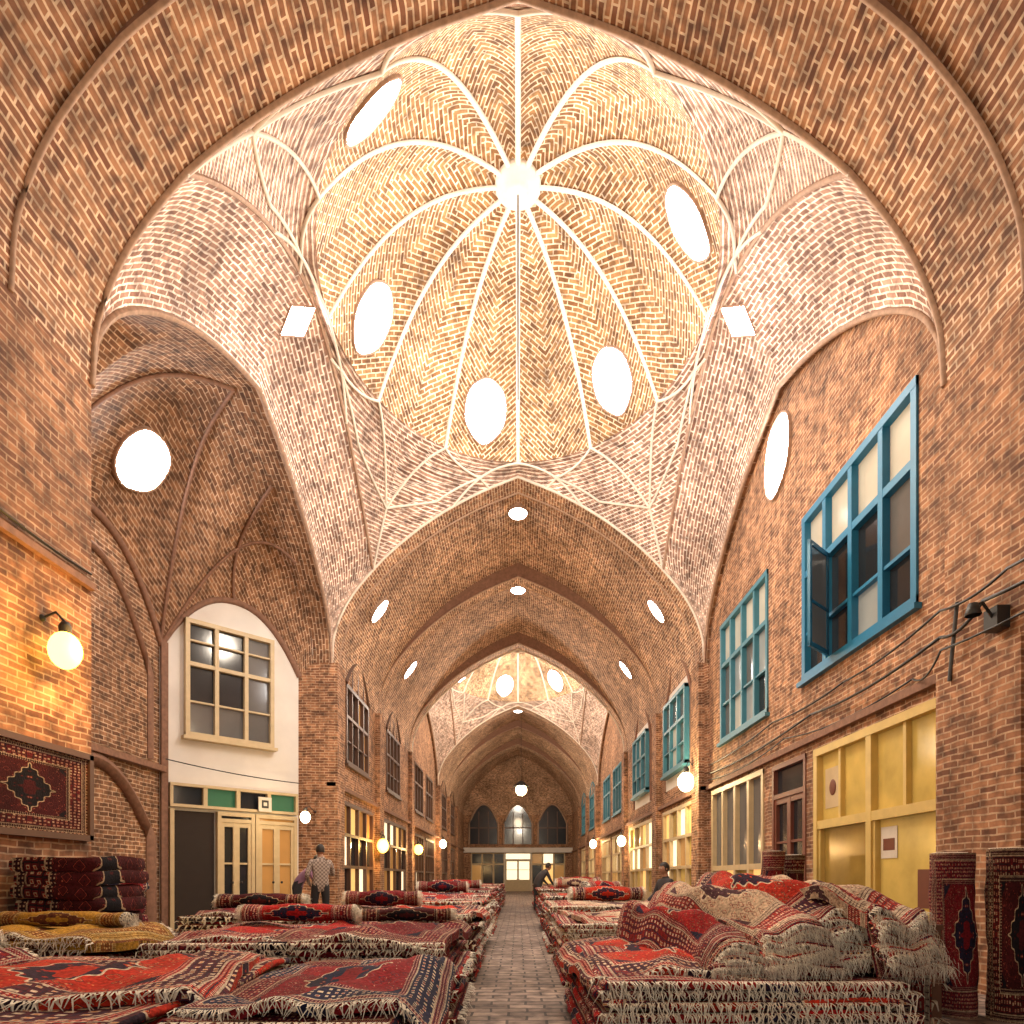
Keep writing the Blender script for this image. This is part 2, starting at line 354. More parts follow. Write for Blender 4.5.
SEG = [(x, z) for x, z in TD if x >= 3.5-1e-6]
FX = [(4.5-x) for x, z in SEG]; FZ = [(z-6.3)/(8.55-6.3) for x, z in SEG]
def bay(yc, hy, apN, apF, m_band, m_dome, RX=3.28, RY=3.9, h0=10.85, H=2.25):
    def C0(q): return 6.3+(T(4.5*abs(q))-6.3)*(9.6-6.3)/4.5
    def C1(q): return 8.55+2.42*(1-abs(q)**1.75)
    qs = [math.sin(math.pi/2*(-1+2*i/36)) for i in range(37)]
    for s in (-1, 1):
        rows = []
        for w in range(len(SEG)):
            rows.append([(s*(4.5-FX[w]), yc+hy*q, C0(q)+(C1(q)-C0(q))*FZ[w]) for q in qs])
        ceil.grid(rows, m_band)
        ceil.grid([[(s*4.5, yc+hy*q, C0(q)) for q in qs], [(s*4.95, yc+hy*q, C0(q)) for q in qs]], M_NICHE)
        trim.tube([(s*3.5, yc+hy*q, C1(q)-.01) for q in qs], 0.035, M_EDGE, n=5)
        trim.tube([(s*4.5, yc+hy*q, C0(q)-.01) for q in qs], 0.04, M_EDGE, n=5)
    def Pp(th, t):
        c, sn = math.cos(math.radians(th)), math.sin(math.radians(th))
        R = Vector((RX*c, RY*sn, h0))
        if abs(sn) <= abs(c)*1.0000001:
            q = sn/max(abs(c), 1e-9); B = Vector((3.5*(1 if c > 0 else -1), hy*q, C1(q)))
        else:
            x = 3.5*c/abs(sn); B = Vector((x, hy*(1 if sn > 0 else -1), T(x, apF if sn > 0 else apN)))
        P = R.lerp(B, t); L = (B-R).length
        P.z += 0.10*L*math.sin(math.pi*t)
        return Vector((P.x, P.y+yc, P.z))
    NT = 96
    ceil.grid([[Pp(360*j/NT, i/8) for j in range(NT+1)] for i in range(9)], m_band)
    def Dp(th, r):
        c, sn = math.cos(math.radians(th)), math.sin(math.radians(th))
        return Vector((RX*r*c, yc+RY*r*sn, h0+H*(1-r**2.7)))
    K = 12
    for k in range(K):
        a0 = 90+k*30; P = []; UV = []
        for i in range(15):
            r = math.sin(math.pi/2*(1-i/14)); row = []; ur = []
            m = sum((Dp(a0, math.sin(math.pi/2*(1-ii/14)))-Dp(a0, math.sin(math.pi/2*(1-(ii+1)/14)))).length for ii in range(i))
            for j in range(17):
                th = a0+30*j/16; p = Dp(th, r)
                bul = 0.10*math.sin(math.pi*j/16)*math.sin(math.pi*min(1, r+0.05))
                p.z += bul; row.append(p)
                sgn = (j/16-0.5)*math.radians(30)*r*3.7
                ur.append((abs(sgn)*.75+m*.66, m*.75-abs(sgn)*.66))
            P.append(row); UV.append(ur)
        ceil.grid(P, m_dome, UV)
        rib = [Dp(a0, math.sin(math.pi/2*(i/20)))-Vector((0, 0, .02)) for i in range(21)]
        trim.tube(rib, 0.046, M_LINE, n=6, r1=0.038, flat=.6)
        a1 = a0+15; off = Vector((0, 0, -0.03)); tz = .62
        def line(tA, tB, thA, thB):
            return [Pp(thA+(thB-thA)*i/10, tA+(tB-tA)*i/10)+off for i in range(11)]
        LL = [line(.0, tz, a0, a1), line(tz, .0, a1, a0+30)]
        if (round(a1)-45) % 90 == 0:
            LL += [line(tz, 1, a1, a1)]
        else:
            near = a1+30 if (round(a1+30)-45) % 90 == 0 else a1-30
            sg = 1 if near > a1 else -1
            LL += [line(tz, .99, a1, a1-4*sg), line(tz, .99, a1, a1+9*sg)]
            LL += [line(tz, .80, a1, a1+15*sg), line(.80, tz, a1+15*sg, a1+30*sg)]
        for L in LL: trim.tube(L, 0.028, M_LINE, n=5)
    trim.lathe([(0.0, -0.14), (.12, -0.13), (.2, -0.1), (.22, -0.05), (.36, -0.04), (.40, 0.0), (.40, .05)], (0, yc, h0+H-.02), M_LINE)
    return Pp, Dp, C0, C1
YC = 11.1; HY = 4.35
Pp, Dp, C0f, C1f = bay(YC, HY, 10.4, 10.8, M_BAND, M_DOME)
Pp2, Dp2, C0g, _c = bay(31.5, 4.4, 10.8, 10.8, M_BAND, M_DOME)

def skylight(pos, nrm, up, w, h, mat=None, shape='pent', name='skylight', dep=0.05):
    nrm = Vector(nrm).normalized(); up = Vector(up); up = (up-nrm*up.dot(nrm)).normalized(); rt = up.cross(nrm)
    def rnd_poly(P, k=5):
        out = []; n = len(P)
        for i in range(n):
            a, b, c = Vector(P[i-1]), Vector(P[i]), Vector(P[(i+1) % n]); s_ = b.lerp(a, .42); e_ = b.lerp(c, .42)
            for j in range(k):
                t = j/(k-1); out.append(tuple(s_*(1-t)**2+b*2*t*(1-t)+e_*t*t))
        return out
    if shape == 'pent': sh = rnd_poly([(-.52, -.2), (-.46, .36), (0, .60), (.46, .36), (.52, -.2), (0, -.62)])
    elif shape == 'dia': sh = [(0, -.5), (.5, 0), (0, .5), (-.5, 0)]
    elif shape == 'hex': sh = rnd_poly([(-.1, -.56), (.48, -.3), (.52, .3), (.2, .54), (-.3, .52), (-.52, .1), (-.46, -.32)], 4)
    else: sh = [(.5*math.cos(2*math.pi*i/20), .5*math.sin(2*math.pi*i/20)) for i in range(20)]
    mb = MB(); p = Vector(pos)+nrm*dep
    pts = [p+rt*(a*w)+up*(b*h) for a, b in sh]
    mb.face(pts, [(0, 0)]*len(pts), mat or M_SKY)
    rows = [[q for q in pts+[pts[0]]], [q+(q-p).normalized()*.035 for q in pts+[pts[0]]], [q+(q-p).normalized()*.035-nrm*.12 for q in pts+[pts[0]]]]
    rows[0] = [q+nrm*.012 for q in rows[0]]; rows[1] = [q+nrm*.012 for q in rows[1]]
    mb.grid(rows, M_EDGE, smooth=False)
    return mb.make(name)
def dome_sky(Df, yc, mat):
    for ph in (135, 75, -45, -105, -165):
        th = -90+ph
        r = .87; p = Df(th, r); a = Df(th, r+.04); b = Df(th, r-.04); m = (b-a).normalized()
        tg = (Df(th+2, r)-Df(th-2, r)).normalized(); n = tg.cross(m)
        if n.dot(Vector((0, yc, 9))-p) < 0: n = -n
        skylight(p, n, m, .92, 1.1, mat, 'pent')
dome_sky(Dp, YC, M_SKY); dome_sky(Dp2, 31.5, M_SKYF)
wi = min(range(1, len(SEG)-1), key=lambda i: abs(FX[i]-.72))
for s in (-1, 1):
    f = lambda w: Vector((s*(4.5-FX[w]), YC-.05, C0f(0)+(C1f(0)-C0f(0))*FZ[w]))
    tg = (f(wi+1)-f(wi-1)).normalized(); n_ = Vector((-tg.z*s, 0, tg.x*s)); n_ = n_ if n_.x*s < 0 else -n_
    skylight(f(wi), n_, tg, .6, .75, M_SKY, 'dia', dep=.035)
    for y in (17.0, 21.9):
        skylight((s*3.78, y+.3, T(3.78)+.12), (-s*.8, 0, -.6), (0, 0, 1), .5, .7, M_SKYF, 'round', dep=.06)
for y in (17.6, 22.3, 38.5):
    skylight((0, y, 11.18), (0, 0, -1), (0, 1, 0), .5, .6, M_SKYF, 'round', dep=.06)
skylight((4.62, 11.35, 8.55), (-1, 0, 0), (0, 0, 1), 1.05, 1.25, M_SKY, 'hex', dep=.04)

# ------------------------------------------------------------------ walls
PR = PL((4.62, 0, 0), (0, 1, 0), (-1, 0, 0)); PR2 = PL((4.5, 0, 0), (0, 1, 0), (-1, 0, 0))
PLf = PL((-4.5, 0, 0), (0, 1, 0), (1, 0, 0)); PLg = PL((-4.62, 0, 0), (0, 1, 0), (1, 0, 0))
wr = MB(); wl = MB()
def strip_arch(mb, s, yc, hy, C0, mat, x=4.62, zb=7.0):
    qs = [math.sin(math.pi/2*(-1+2*i/36)) for i in range(37)]
    A = [(s*x, yc+hy*q, zb) for q in qs]; B = [(s*x, yc+hy*q, max(zb+.01, C0(q)+.12)) for q in qs]
    mb.grid([A, B], mat, [[(p[1], p[2]) for p in A], [(p[1], p[2]) for p in B]], smooth=False)
holed(wr, PR2, -3, 5.67, 0, 6.3, [], M_WALL)
holed(wr, PR2, 5.67, 6.75, 0, 6.35, [], M_WALL)
H1 = [(7.38, 10.36, 4.26, 6.9), (11.8, 14.55, 4.15, 6.8), (6.85, 9.95, 0, 3.08), (10.25, 11.6, 0, 3.1), (12.0, 15.2, 0, 3.15)]
holed(wr, PR, 6.75, 15.45, 0, 7.0, H1, M_WALL); strip_arch(wr, 1, YC, HY, C0f, M_WALL)
for y in (6.75, 15.45, 27.1, 35.9):
    for mb, s in ((wr, 1), (wl, -1)):
        if s < 0 and y < 20: continue
        mb.face([(s*4.5, y, 0), (s*4.7, y, 0), (s*4.7, y, 7.0), (s*4.5, y, 6.35)], [(0, 0), (.2, 0), (.2, 7), (0, 6.4)], M_WALL)
H2 = [(16.7, 19.2, 4.1, 6.2), (21.8, 24.3, 4.1, 6.2), (16.2, 19.8, 0, 3.1), (21.3, 25.6, 0, 3.1)]
holed(wr, PR2, 15.45, 27.1, 0, 6.3, H2, M_WALL)
H3 = [(28.5, 31, 4.1, 6.3), (32, 34.5, 4.1, 6.3), (28, 31.2, 0, 3.1), (31.8, 35, 0, 3.1)]
holed(wr, PR, 27.1, 35.9, 0, 7.0, H3, M_WALL); strip_arch(wr, 1, 31.5, 4.4, C0g, M_WALL)
H4 = [(37, 40, 4.1, 6.1), (42, 45, 4.1, 6.1), (37, 40.5, 0, 3.1), (42, 45, 0, 3.1)]
holed(wr, PR2, 35.9, 53, 0, 6.3, H4, M_WALL)
holed(wl, PLf, -3, 6.75, 0, 6.35, [], M_WALL)
holed(wl, PLf, 15.45, 27.1, 0, 6.3, H2, M_WALL)
holed(wl, PLg, 27.1, 35.9, 0, 7.0, H3, M_WALL); strip_arch(wl, -1, 31.5, 4.4, C0g, M_WALL)
holed(wl, PLf, 35.9, 53, 0, 6.3, H4, M_WALL)
A_, B_, C_, D_ = Vector((-5.3, 15.45, 0)), Vector((-7.45, 13.3, 0)), Vector((-7.45, 8.9, 0)), Vector((-5.3, 6.75, 0))
def Wp(t):
    if t <= .3: s = t/.3; p = A_.lerp(B_, s); hgt = 1.35
    elif t <= .7: s = (t-.3)/.4; p = B_.lerp(C_, s); hgt = 1.6
    else: s = (t-.7)/.3; p = C_.lerp(D_, s); hgt = 1.35
    z = 5.95+hgt*(1-abs(2*s-1)**2.2)
    return Vector((p.x, p.y, z))
ts = [i/90 for i in range(91)]
def Qc(t): q = 1-2*t; q = math.copysign(abs(q)**.9, q); return Vector((-4.95, YC+HY*q, C0f(q)))
def nv(t, w):
    p = Qc(t).lerp(Wp(t), w); p.z += 0.75*math.sin(math.pi*w)*math.sin(math.pi*t)**.6*(1-.35*w)
    return p
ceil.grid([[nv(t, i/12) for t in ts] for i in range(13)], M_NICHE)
for t0, t1 in ((.3, .5), (.7, .5), (.3, .15), (.15, .32)):
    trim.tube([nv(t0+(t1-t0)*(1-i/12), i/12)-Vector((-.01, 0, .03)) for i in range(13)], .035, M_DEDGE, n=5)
best = None
rd = Vector((-.594, 1, .653)); ro = Vector((0, 0, 1.1))
for i in range(60, 160):
    for j in range(5, 60):
        t, w_ = i/200, j/60; p = nv(t, w_); d = p-ro; e = (d-rd*(d.dot(rd)/rd.length_squared)).length
        if best is None or e < best[0]: best = (e, t, w_)
_, bt_, bw = best; p = nv(bt_, bw); n_ = (nv(bt_+.01, bw)-nv(bt_-.01, bw)).cross(nv(bt_, bw+.02)-nv(bt_, bw-.02)).normalized()
if n_.dot(Vector((-5, 11, 4))-p) < 0: n_ = -n_
skylight(p, n_, (0, 0, 1), .98, 1.0, M_SKY, 'hex', dep=.10)
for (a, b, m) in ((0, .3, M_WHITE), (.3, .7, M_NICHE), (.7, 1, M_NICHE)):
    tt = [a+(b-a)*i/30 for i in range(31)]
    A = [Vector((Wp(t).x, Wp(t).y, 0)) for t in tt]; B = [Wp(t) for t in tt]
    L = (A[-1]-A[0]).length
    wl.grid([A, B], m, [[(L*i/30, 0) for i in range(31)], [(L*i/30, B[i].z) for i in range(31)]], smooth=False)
    trim.tube([p+Vector((.03, 0, 0)) for p in B], .07, M_DEDGE, n=5)
for y in (6.75, 15.45):
    wl.face([(-4.5, y, 0), (-5.4, y, 0), (-5.4, y, 6.6), (-4.5, y, 6.35)], [(0, 0), (.9, 0), (.9, 6.6), (0, 6.35)], M_WALL)
PD = PL(A_, (B_-A_), (1, -1, 0)); PB = PL((-7.45, 0, 0), (0, 1, 0), (1, 0, 0))
PD.box(wl, 2.9, 3.03, 0, 6.0, 0, .10, M_DEDGE)
def arch_relief(mb, pl, u0, u1, v0, vs, va, mat_in, r=.07, edge=None):
    n = 20; pts = [(u0, v0)]
    for i in range(n+1):
        t = -1+2*i/n; pts.append((u0+(u1-u0)*(t+1)/2, vs+(va-vs)*(1-abs(t)**2)))
    pts.append((u1, v0))
    top = pts[1:-1]
    mb.grid([[pl.p(u, v0, .012) for u, v in top], [pl.p(u, v, .012) for u, v in top]], mat_in, [[(u, v0) for u, v in top], [(u, v) for u, v in top]], smooth=False)
    mb.tube([pl.p(u, v, .03) for u, v in pts], r, edge or M_DEDGE, n=6)
arch_relief(wl, PB, 9.3, 12.9, 3.5, 5.2, 6.9, M_NICHE); arch_relief(wl, PB, 9.3, 12.9, 0, 1.9, 3.2, M_NICHE, .12)
wl.box(-7.45, -7.3, 8.9, 13.3, 3.3, 3.42, M_DEDGE)
for u0, u1 in ((16.45, 19.45), (21.5, 24.6)): arch_relief(wr, PR2, u0, u1, 3.7, 5.9, 7.2, M_WHITE, .05)
we = MB()
YE = 53
PE = PL((0, YE, 0), (1, 0, 0), (0, -1, 0))
holed(we, PE, -4.5, 4.5, 0, 6.3, [(-3.9, 3.9, 0, 3.2)], M_WALL)
A = archpts(10.8, .5); we.grid([[(x, YE, 6.3) for x, z in A], [(x, YE, z) for x, z in A]], M_VAULT, [[(x, 6.3) for x, z in A], [(x, z) for x, z in A]], smooth=False)
for c in (-2.85, 0, 2.85):
    arch_relief(we, PE, c-1.2, c+1.2, 3.9, 5.6, 7.2, G_DARK, .09, M_EDGE)
    for k in (-.4, .4): PE.box(we, c+k-.04, c+k+.04, 3.9, 6.6, .02, .06, M_BROWN)
    PE.box(we, c-1.2, c+1.2, 5.2, 5.3, .02, .06, M_BROWN)
PE.box(we, -4.5, 4.5, 3.2, 3.6, 0, .35, M_WHITE)
we.make('wall_back')
window(PE, -3.9, -1.1, 0, 3.2, 3, [.7], M_CREAM, LIT, low=.2, sill=False, mw=.1); window(PE, 1.1, 3.9, 0, 3.2, 3, [.7], M_CREAM, LIT, low=.2, sill=False, mw=.1)
door(PE, -1.09, 1.09, 3.2, M_CREAM, G_WARM)
for (x0, x1, ys) in ((4.40, 4.62, (15.45, YE)), (4.54, 4.64, (6.75, 15.45))):
    wr.box(x0, x1, ys[0], ys[1], 3.22, 3.32, M_DEDGE)
    if ys[0] != 6.75: wl.box(-x1, -x0, ys[0], ys[1], 3.32, 3.42, M_DEDGE)
wr.box(4.40, 4.5, 5.6, 6.74, 0, 3.25, M_WALL)
wl.box(-4.5, -4.44, 5.45, 6.74, 4.12, 4.19, M_DEDGE)
for y in (15.45, 20.2, 26.3, 35.9, 40.8, 46.3):
    wr.box(4.36, 4.5, y, y+.65, 0, 6.3, M_WALL); wl.box(-4.5, -4.36, y, y+.65, 0, 6.3, M_WALL)
wl.make('wall_left'); wr.make('wall_right')
ceil.make('ceiling'); trim.make('trim_ribs')
fl = MB(); fl.face([(-8, -3, 0), (8, -3, 0), (8, YE+.2, 0), (-8, YE+.2, 0)], [(0, 0), (16, 0), (16, YE+3), (0, YE+3)], M_FLOOR); fl.make('floor')

def casement(mb):
    hp = PR.p(9.4, 0, .05); pc = PL((hp.x, hp.y, 0), (-.75, -.66, 0), (-.66, .75, 0))
    for (a, b, c, d) in ((0, .62, 4.37, 4.44), (0, .62, 5.80, 5.87), (0, .06, 4.375, 5.865), (.56, .62, 4.375, 5.865), (.01, .61, 5.0, 5.04)): pc.box(mb, a, b, c, d, 0, .04, M_BLUE)
    pc.box(mb, .05, .57, 4.43, 5.82, .015, .025, G_SMOKE)
window(PR, 7.38, 10.36, 4.26, 6.90, 4, [.64], M_BLUE, [G_DARK, G_SMOKE, G_GREY, G_DARK], fw=.11, mw=.075, sub=(1, [.28]), extra=casement, top=G_PALE)
window(PR, 11.8, 14.55, 4.15, 6.8, 4, [.65], M_TEAL, [G_SMOKE, G_GREY, G_DARK, G_PALE], fw=.09, mw=.06, sub=(1, [.32]), top=G_PALE)
for h in (H2[0], H2[1]): window(PR2, *h, 3, [.6], M_TEAL, WIN, sub=(1, [.3]), n_off=.13)
for h in (H4[0], H4[1]): window(PR2, *h, 3, [.6], M_TEAL, WIN, sub=(1, [.3]), arch=.75)
for h in H3[:2]: window(PR, *h, 3, [.6], M_TEAL, WIN)
def shopbars(mb):
    for u in (7.65, 9.2): PR.box(mb, u-.03, u+.03, 1.95, 3.0, -.07, -.0, M_YEL)
    for u0 in (6.95, 8.45):
        PR.box(mb, u0, u0+.06, .62, 1.86, -.07, .0, M_YEL); PR.box(mb, u0+1.33, u0+1.39, .62, 1.86, -.07, .0, M_YEL)
    PR.box(mb, 7.9, 8.25, 1.35, 1.75, -.065, -.06, M_PAPER); PR.box(mb, 7.95, 8.2, 1.45, 1.6, -.06, -.058, M_REDWD)
    PR.box(mb, 9.3, 9.75, 2.15, 2.75, -.068, -.063, M_CREAM); mb.sphere(tuple(PR.p(9.52, 2.45, -.06)), .1, M_REDWD, 8, (.15, 1, 1.2))
    PR.box(mb, 7.1, 7.5, .75, 1.2, -.068, -.063, M_REDWD); PR.box(mb, 8.6, 9.6, .62, .9, -.068, -.063, M_BROWN)
window(PR, 6.85, 9.95, 0, 3.08, 2, [.62], M_YEL, YEL, fw=.11, mw=.09, low=.2, sill=False, extra=shopbars)
door(PR, 10.25, 11.6, 3.1, M_REDWD, G_DARK)
window(PR, 12.0, 15.2, 0, 3.15, 4, [.42], M_CREAM, [G_YEL, G_GOLD, G_YEL2], fw=.1, mw=.08, low=.2, sill=False, top=G_SMOKE)
for P_, hs in ((PR2, (H2[2], H2[3], H4[2], H4[3])), (PLf, (H2[2], H2[3], H4[2], H4[3])), (PR, H3[2:]), (PLg, H3[2:])):
    for i, h in enumerate(hs):
        rt_ = P_ in (PR, PR2)
        window(P_, *h, 4, [.45, .72], M_CREAM if rt_ else M_BROWN, LITC if rt_ else LIT, low=.2, sill=False)
for h in (H2[0], H2[1], H4[0], H4[1]):
    window(PLf, *h, 4, [.6], M_BROWN, DRK, sub=(1, [.3]), arch=.85)
for h in H3[:2]: window(PLg, *h, 3, [.6], M_BROWN, DRK)
window(PD, .66, 2.58, 4.12, 6.62, 3, [.62], M_CREAM, [G_SMOKE, G_DARK, G_SMOKE, G_DARK], fw=.09, mw=.06, sub=(1, [.82, .3]), n_off=.12)
def shopsign(mb):
    PD.box(mb, .75, 1.05, 2.62, 2.95, .17, .2, M_PAPER); PD.box(mb, .82, .98, 2.7, 2.88, .2, .205, M_BLACK); PD.box(mb, .86, .94, 2.75, 2.83, .205, .21, M_PAPER)
window(PD, 0.08, 2.88, 2.60, 3.1, 4, [], M_CREAM, [M_GREEN, G_DARK, M_GREEN], n_off=.12, sill=False, fw=.06, extra=shopsign)
door(PD, .1, 1.09, 2.55, M_CREAM, G_AMB, 2, n_off=.13, panel=.25, top=.93)
door(PD, 1.11, 1.93, 2.55, M_CREAM, G_DARK, 2, n_off=.13, panel=.25, top=.93)
dk = MB(); PD.box(dk, 1.97, 2.86, 0, 2.53, .02, .05, M_DARK); PD.box(dk, 2.80, 2.88, 0, 2.56, .02, .15, M_CREAM); dk.make('door_%d' % (dn[0]+1))  # flat dark panel paints the shade inside the open doorway

# ------------------------------------------------------------------ cables, lamps, fill lights
def cable(name, pts, r=.014, sag=.06):
    mb = MB(); path = []
    for a, b in zip(pts[:-1], pts[1:]):
        a, b = Vector(a), Vector(b)
        for i in range(9):
            t = i/8; p = a.lerp(b, t); p.z -= sag*4*t*(1-t); path.append(p)
    mb.tube(path, r, M_BLACK, n=5); return mb.make(name)
cable('electric_cable', [(4.36, 3.5, 3.9), (4.36, 5.7, 3.86), (4.42, 6.7, 3.9), (4.58, 9, 3.86), (4.58, 11.5, 3.9), (4.58, 15.3, 3.8)])
cable('electric_cable', [(4.36, 3.5, 3.75), (4.36, 6.0, 3.7), (4.42, 6.7, 3.62), (4.58, 10, 3.66), (4.58, 15.3, 3.6)], .018, .09)
cable('electric_cable', [(4.36, 3.5, 3.6), (4.36, 6.6, 3.45), (4.56, 7.4, 3.4), (4.58, 11, 3.5), (4.58, 15.3, 3.45)], .012, .12)
cable('electric_cable', [(4.46, 6.5, 3.9), (4.38, 6.5, 3.1)], .02, 0)
cable('electric_cable', [(-4.47, 5.3, 4.3), (-4.47, 6.7, 4.28)], .014, .03)
cable('electric_cable', [(-7.1, 12.9, 3.5), (-5.2, 15.2, 3.35)], .012, .05)
cable('hanging_cord', [(0, YC, 13.0), (0, YC+.001, 9.4)], .014, 0)
jb = MB(); jb.box(4.38, 4.5, 5.85, 6.02, 3.4, 3.6, M_BLACK); jb.tube([(4.4, 5.92, 3.5), (4.28, 5.9, 3.64), (4.18, 5.88, 3.6)], .015, M_BLACK); jb.lathe([(0, 0), (.04, 0), (.07, -.10), (.065, -.11)], (4.18, 5.88, 3.62), M_BLACK); jb.make('wall_bracket_lamp')
def light(pos, energy, col, r=.12):
    l = bpy.data.lights.new('lamp_or_fill_light', 'POINT'); l.energy = energy; l.color = col; l.shadow_soft_size = r
    o = bpy.data.objects.new('lamp_or_fill_light', l); o.location = pos; COL.objects.link(o); return o
def bulb_lamp(name, pos, wall, r=.09, mat=None, e=60, col=(1, .6, .25)):
    mb = MB(); p = Vector(pos); w = Vector(wall)
    mb.sphere(p, r, mat or M_BULB, 10, (1, 1, 1.25))
    mb.lathe([(r*.35, r*1.1), (r*.4, r*1.6), (r*.25, r*1.9), (0, r*1.95)], p, M_BLACK, 10)
    mb.tube([p+Vector((0, 0, r*1.9)), p+Vector((0, 0, r*2.6))+(w-p)*.4, w+Vector((0, 0, r*2.2))], .012, M_BLACK)
    mb.sphere(w+Vector((0, 0, r*2.2)), .035, M_BLACK, 6)
    o = mb.make(name)
    d = (p-w); d.z = 0; d.normalize()
    l = light(p+d*(r+.12), e, col, .08); l.parent = o
    return o
bulb_lamp('wall_lamp', (-4.28, 6.05, 3.25), (-4.5, 6.05, 3.25), .14, e=85, col=(1, .52, .12))
bulb_lamp('wall_lamp', (-4.72, 14.2, 2.45), (-4.9, 15.44, 2.45), .11, M_BULBW, e=40, col=(1, .72, .35))
bulb_lamp('wall_lamp', (-4.2, 19.9, 2.1), (-4.36, 20.3, 2.1), .18, e=120, col=(1, .6, .2))
bulb_lamp('wall_lamp', (4.2, 16.0, 3.5), (4.36, 16.0, 3.5), .20, M_BULBW, e=150, col=(1, .78, .4))
bulb_lamp('wall_lamp', (4.2, 26.0, 2.6), (4.36, 26.4, 2.6), .18, M_BULBW, e=110, col=(1, .75, .4))
bulb_lamp('wall_lamp', (-4.2, 27.0, 2.3), (-4.5, 27.0, 2.3), .18, M_BULB, e=110)
bulb_lamp('wall_lamp', (-4.2, 35.8, 3.0), (-4.36, 36.2, 3.0), .2, M_BULBW, e=90)
bulb_lamp('wall_lamp', (4.2, 35.8, 3.0), (4.36, 36.2, 3.0), .2, M_BULBW, e=90)
def pend(pos, top, r, e, col=(1, .86, .66)):
    mb = MB(); mb.sphere(pos, r, M_BULBW, 10); mb.lathe([(0, r*1.6), (r*.4, r*1.5), (r*1.3, r*.7), (r*1.35, r*.6)], pos, M_BLACK, 14)
    mb.tube([(pos[0], pos[1], pos[2]+r*1.5), (pos[0], pos[1], top)], .012, M_BLACK)
    o = mb.make('hanging_lamp'); l = light((pos[0], pos[1], pos[2]-r-.25), e, col, .2); l.parent = o
pend((0.2, 40, 6.6), 11.1, .36, 380)
W1 = (1, .86, .69); W2 = (1, .76, .50)
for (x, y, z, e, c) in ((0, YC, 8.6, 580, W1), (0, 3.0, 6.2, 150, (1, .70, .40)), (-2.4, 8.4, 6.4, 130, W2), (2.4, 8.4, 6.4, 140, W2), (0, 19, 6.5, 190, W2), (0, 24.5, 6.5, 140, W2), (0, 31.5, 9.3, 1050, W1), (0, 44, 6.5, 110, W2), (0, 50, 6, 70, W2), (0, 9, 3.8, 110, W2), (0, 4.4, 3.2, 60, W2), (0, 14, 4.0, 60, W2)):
    light((x, y, z), e, c, .35)  # added fill lights without any fixture, to brighten the hall

# ------------------------------------------------------------------ rugs
def fringe(mb, p0, p1, out, n, L, rnd, m=None):
    p0, p1, out = Vector(p0), Vector(p1), Vector(out).normalized(); d = (p1-p0); dn_ = d.normalized()
    for i in range(n):
        t = (i+rnd.random()*.8)/n; a = p0+d*t; l = L*(.35+1.1*rnd.random()); w = d.length/n*.38
        o1 = out*(.010+.05*rnd.random())+dn_*rnd.uniform(-.025, .025)
        b = a+o1+Vector((0, 0, -.15*l)); c = b+out*rnd.uniform(-.02, .03)+dn_*rnd.uniform(-.04, .04)+Vector((0, 0, -l*.85))
        for (q0, q1, w0, w1) in ((a, b, w, w), (b, c, w, w*.4)):
            mb.face([q0-dn_*w0, q0+dn_*w0, q1+dn_*w1, q1-dn_*w1], [(0, 0)]*4, M_FRINGE)
def slab(mb, x0, x1, y0, y1, z0, z1, mat, rnd, wav=.012):
    nx = max(4, int((x1-x0)/.12)); ny = max(4, int((y1-y0)/.12)); hz = (z1-z0)
    ph = rnd.random()*6
    def wz(x, y): return wav*(math.sin(x*3.1+ph)+math.sin(y*2.7+ph*2)+.7*math.sin((x+y)*6+ph)+.5*math.sin((x-y)*9+ph*3))
    P = []; UV = []
    for j in range(ny+1):
        y = y0+(y1-y0)*j/ny
        P.append([(x0+(x1-x0)*i/nx, y, z1+wz(x0+(x1-x0)*i/nx, y)) for i in range(nx+1)]); UV.append([(i/nx*.999+.0005, j/ny*.999+.0005) for i in range(nx+1)])
    mb.grid(P, mat, UV)
    loop = [P[0][i] for i in range(nx+1)]+[P[j][nx] for j in range(1, ny+1)]+[P[ny][i] for i in range(nx-1, -1, -1)]+[P[j][0] for j in range(ny-1, -1, -1)]
    def o(p, k, dz):
        ax = (1 if p[0] > x1-1e-6 else (-1 if p[0] < x0+1e-6 else 0)); ay = (1 if p[1] > y1-1e-6 else (-1 if p[1] < y0+1e-6 else 0))
        return (p[0]+ax*k, p[1]+ay*k, p[2]-dz)
    jit = [rnd.uniform(-.010, .010) for _ in loop]; jit[-1] = jit[0]
    rows = [loop, [o(p, .016+jit[i], hz*.25) for i, p in enumerate(loop)], [o(p, .018+jit[i], hz*.65) for i, p in enumerate(loop)], [o(p, 0, hz*1.0) for p in loop]]
    acc = 0; us = []
    for i, p in enumerate(loop):
        if i: acc += (Vector(p)-Vector(loop[i-1])).length
        us.append(acc*.55)
    mb.grid(rows, mat, [[(u, .30+.02*k) for u in us] for k in range(4)])
    mb.face([(x0, y0, z0), (x1, y0, z0), (x1, y1, z0), (x0, y1, z0)], [(0, 0)]*4, mat)
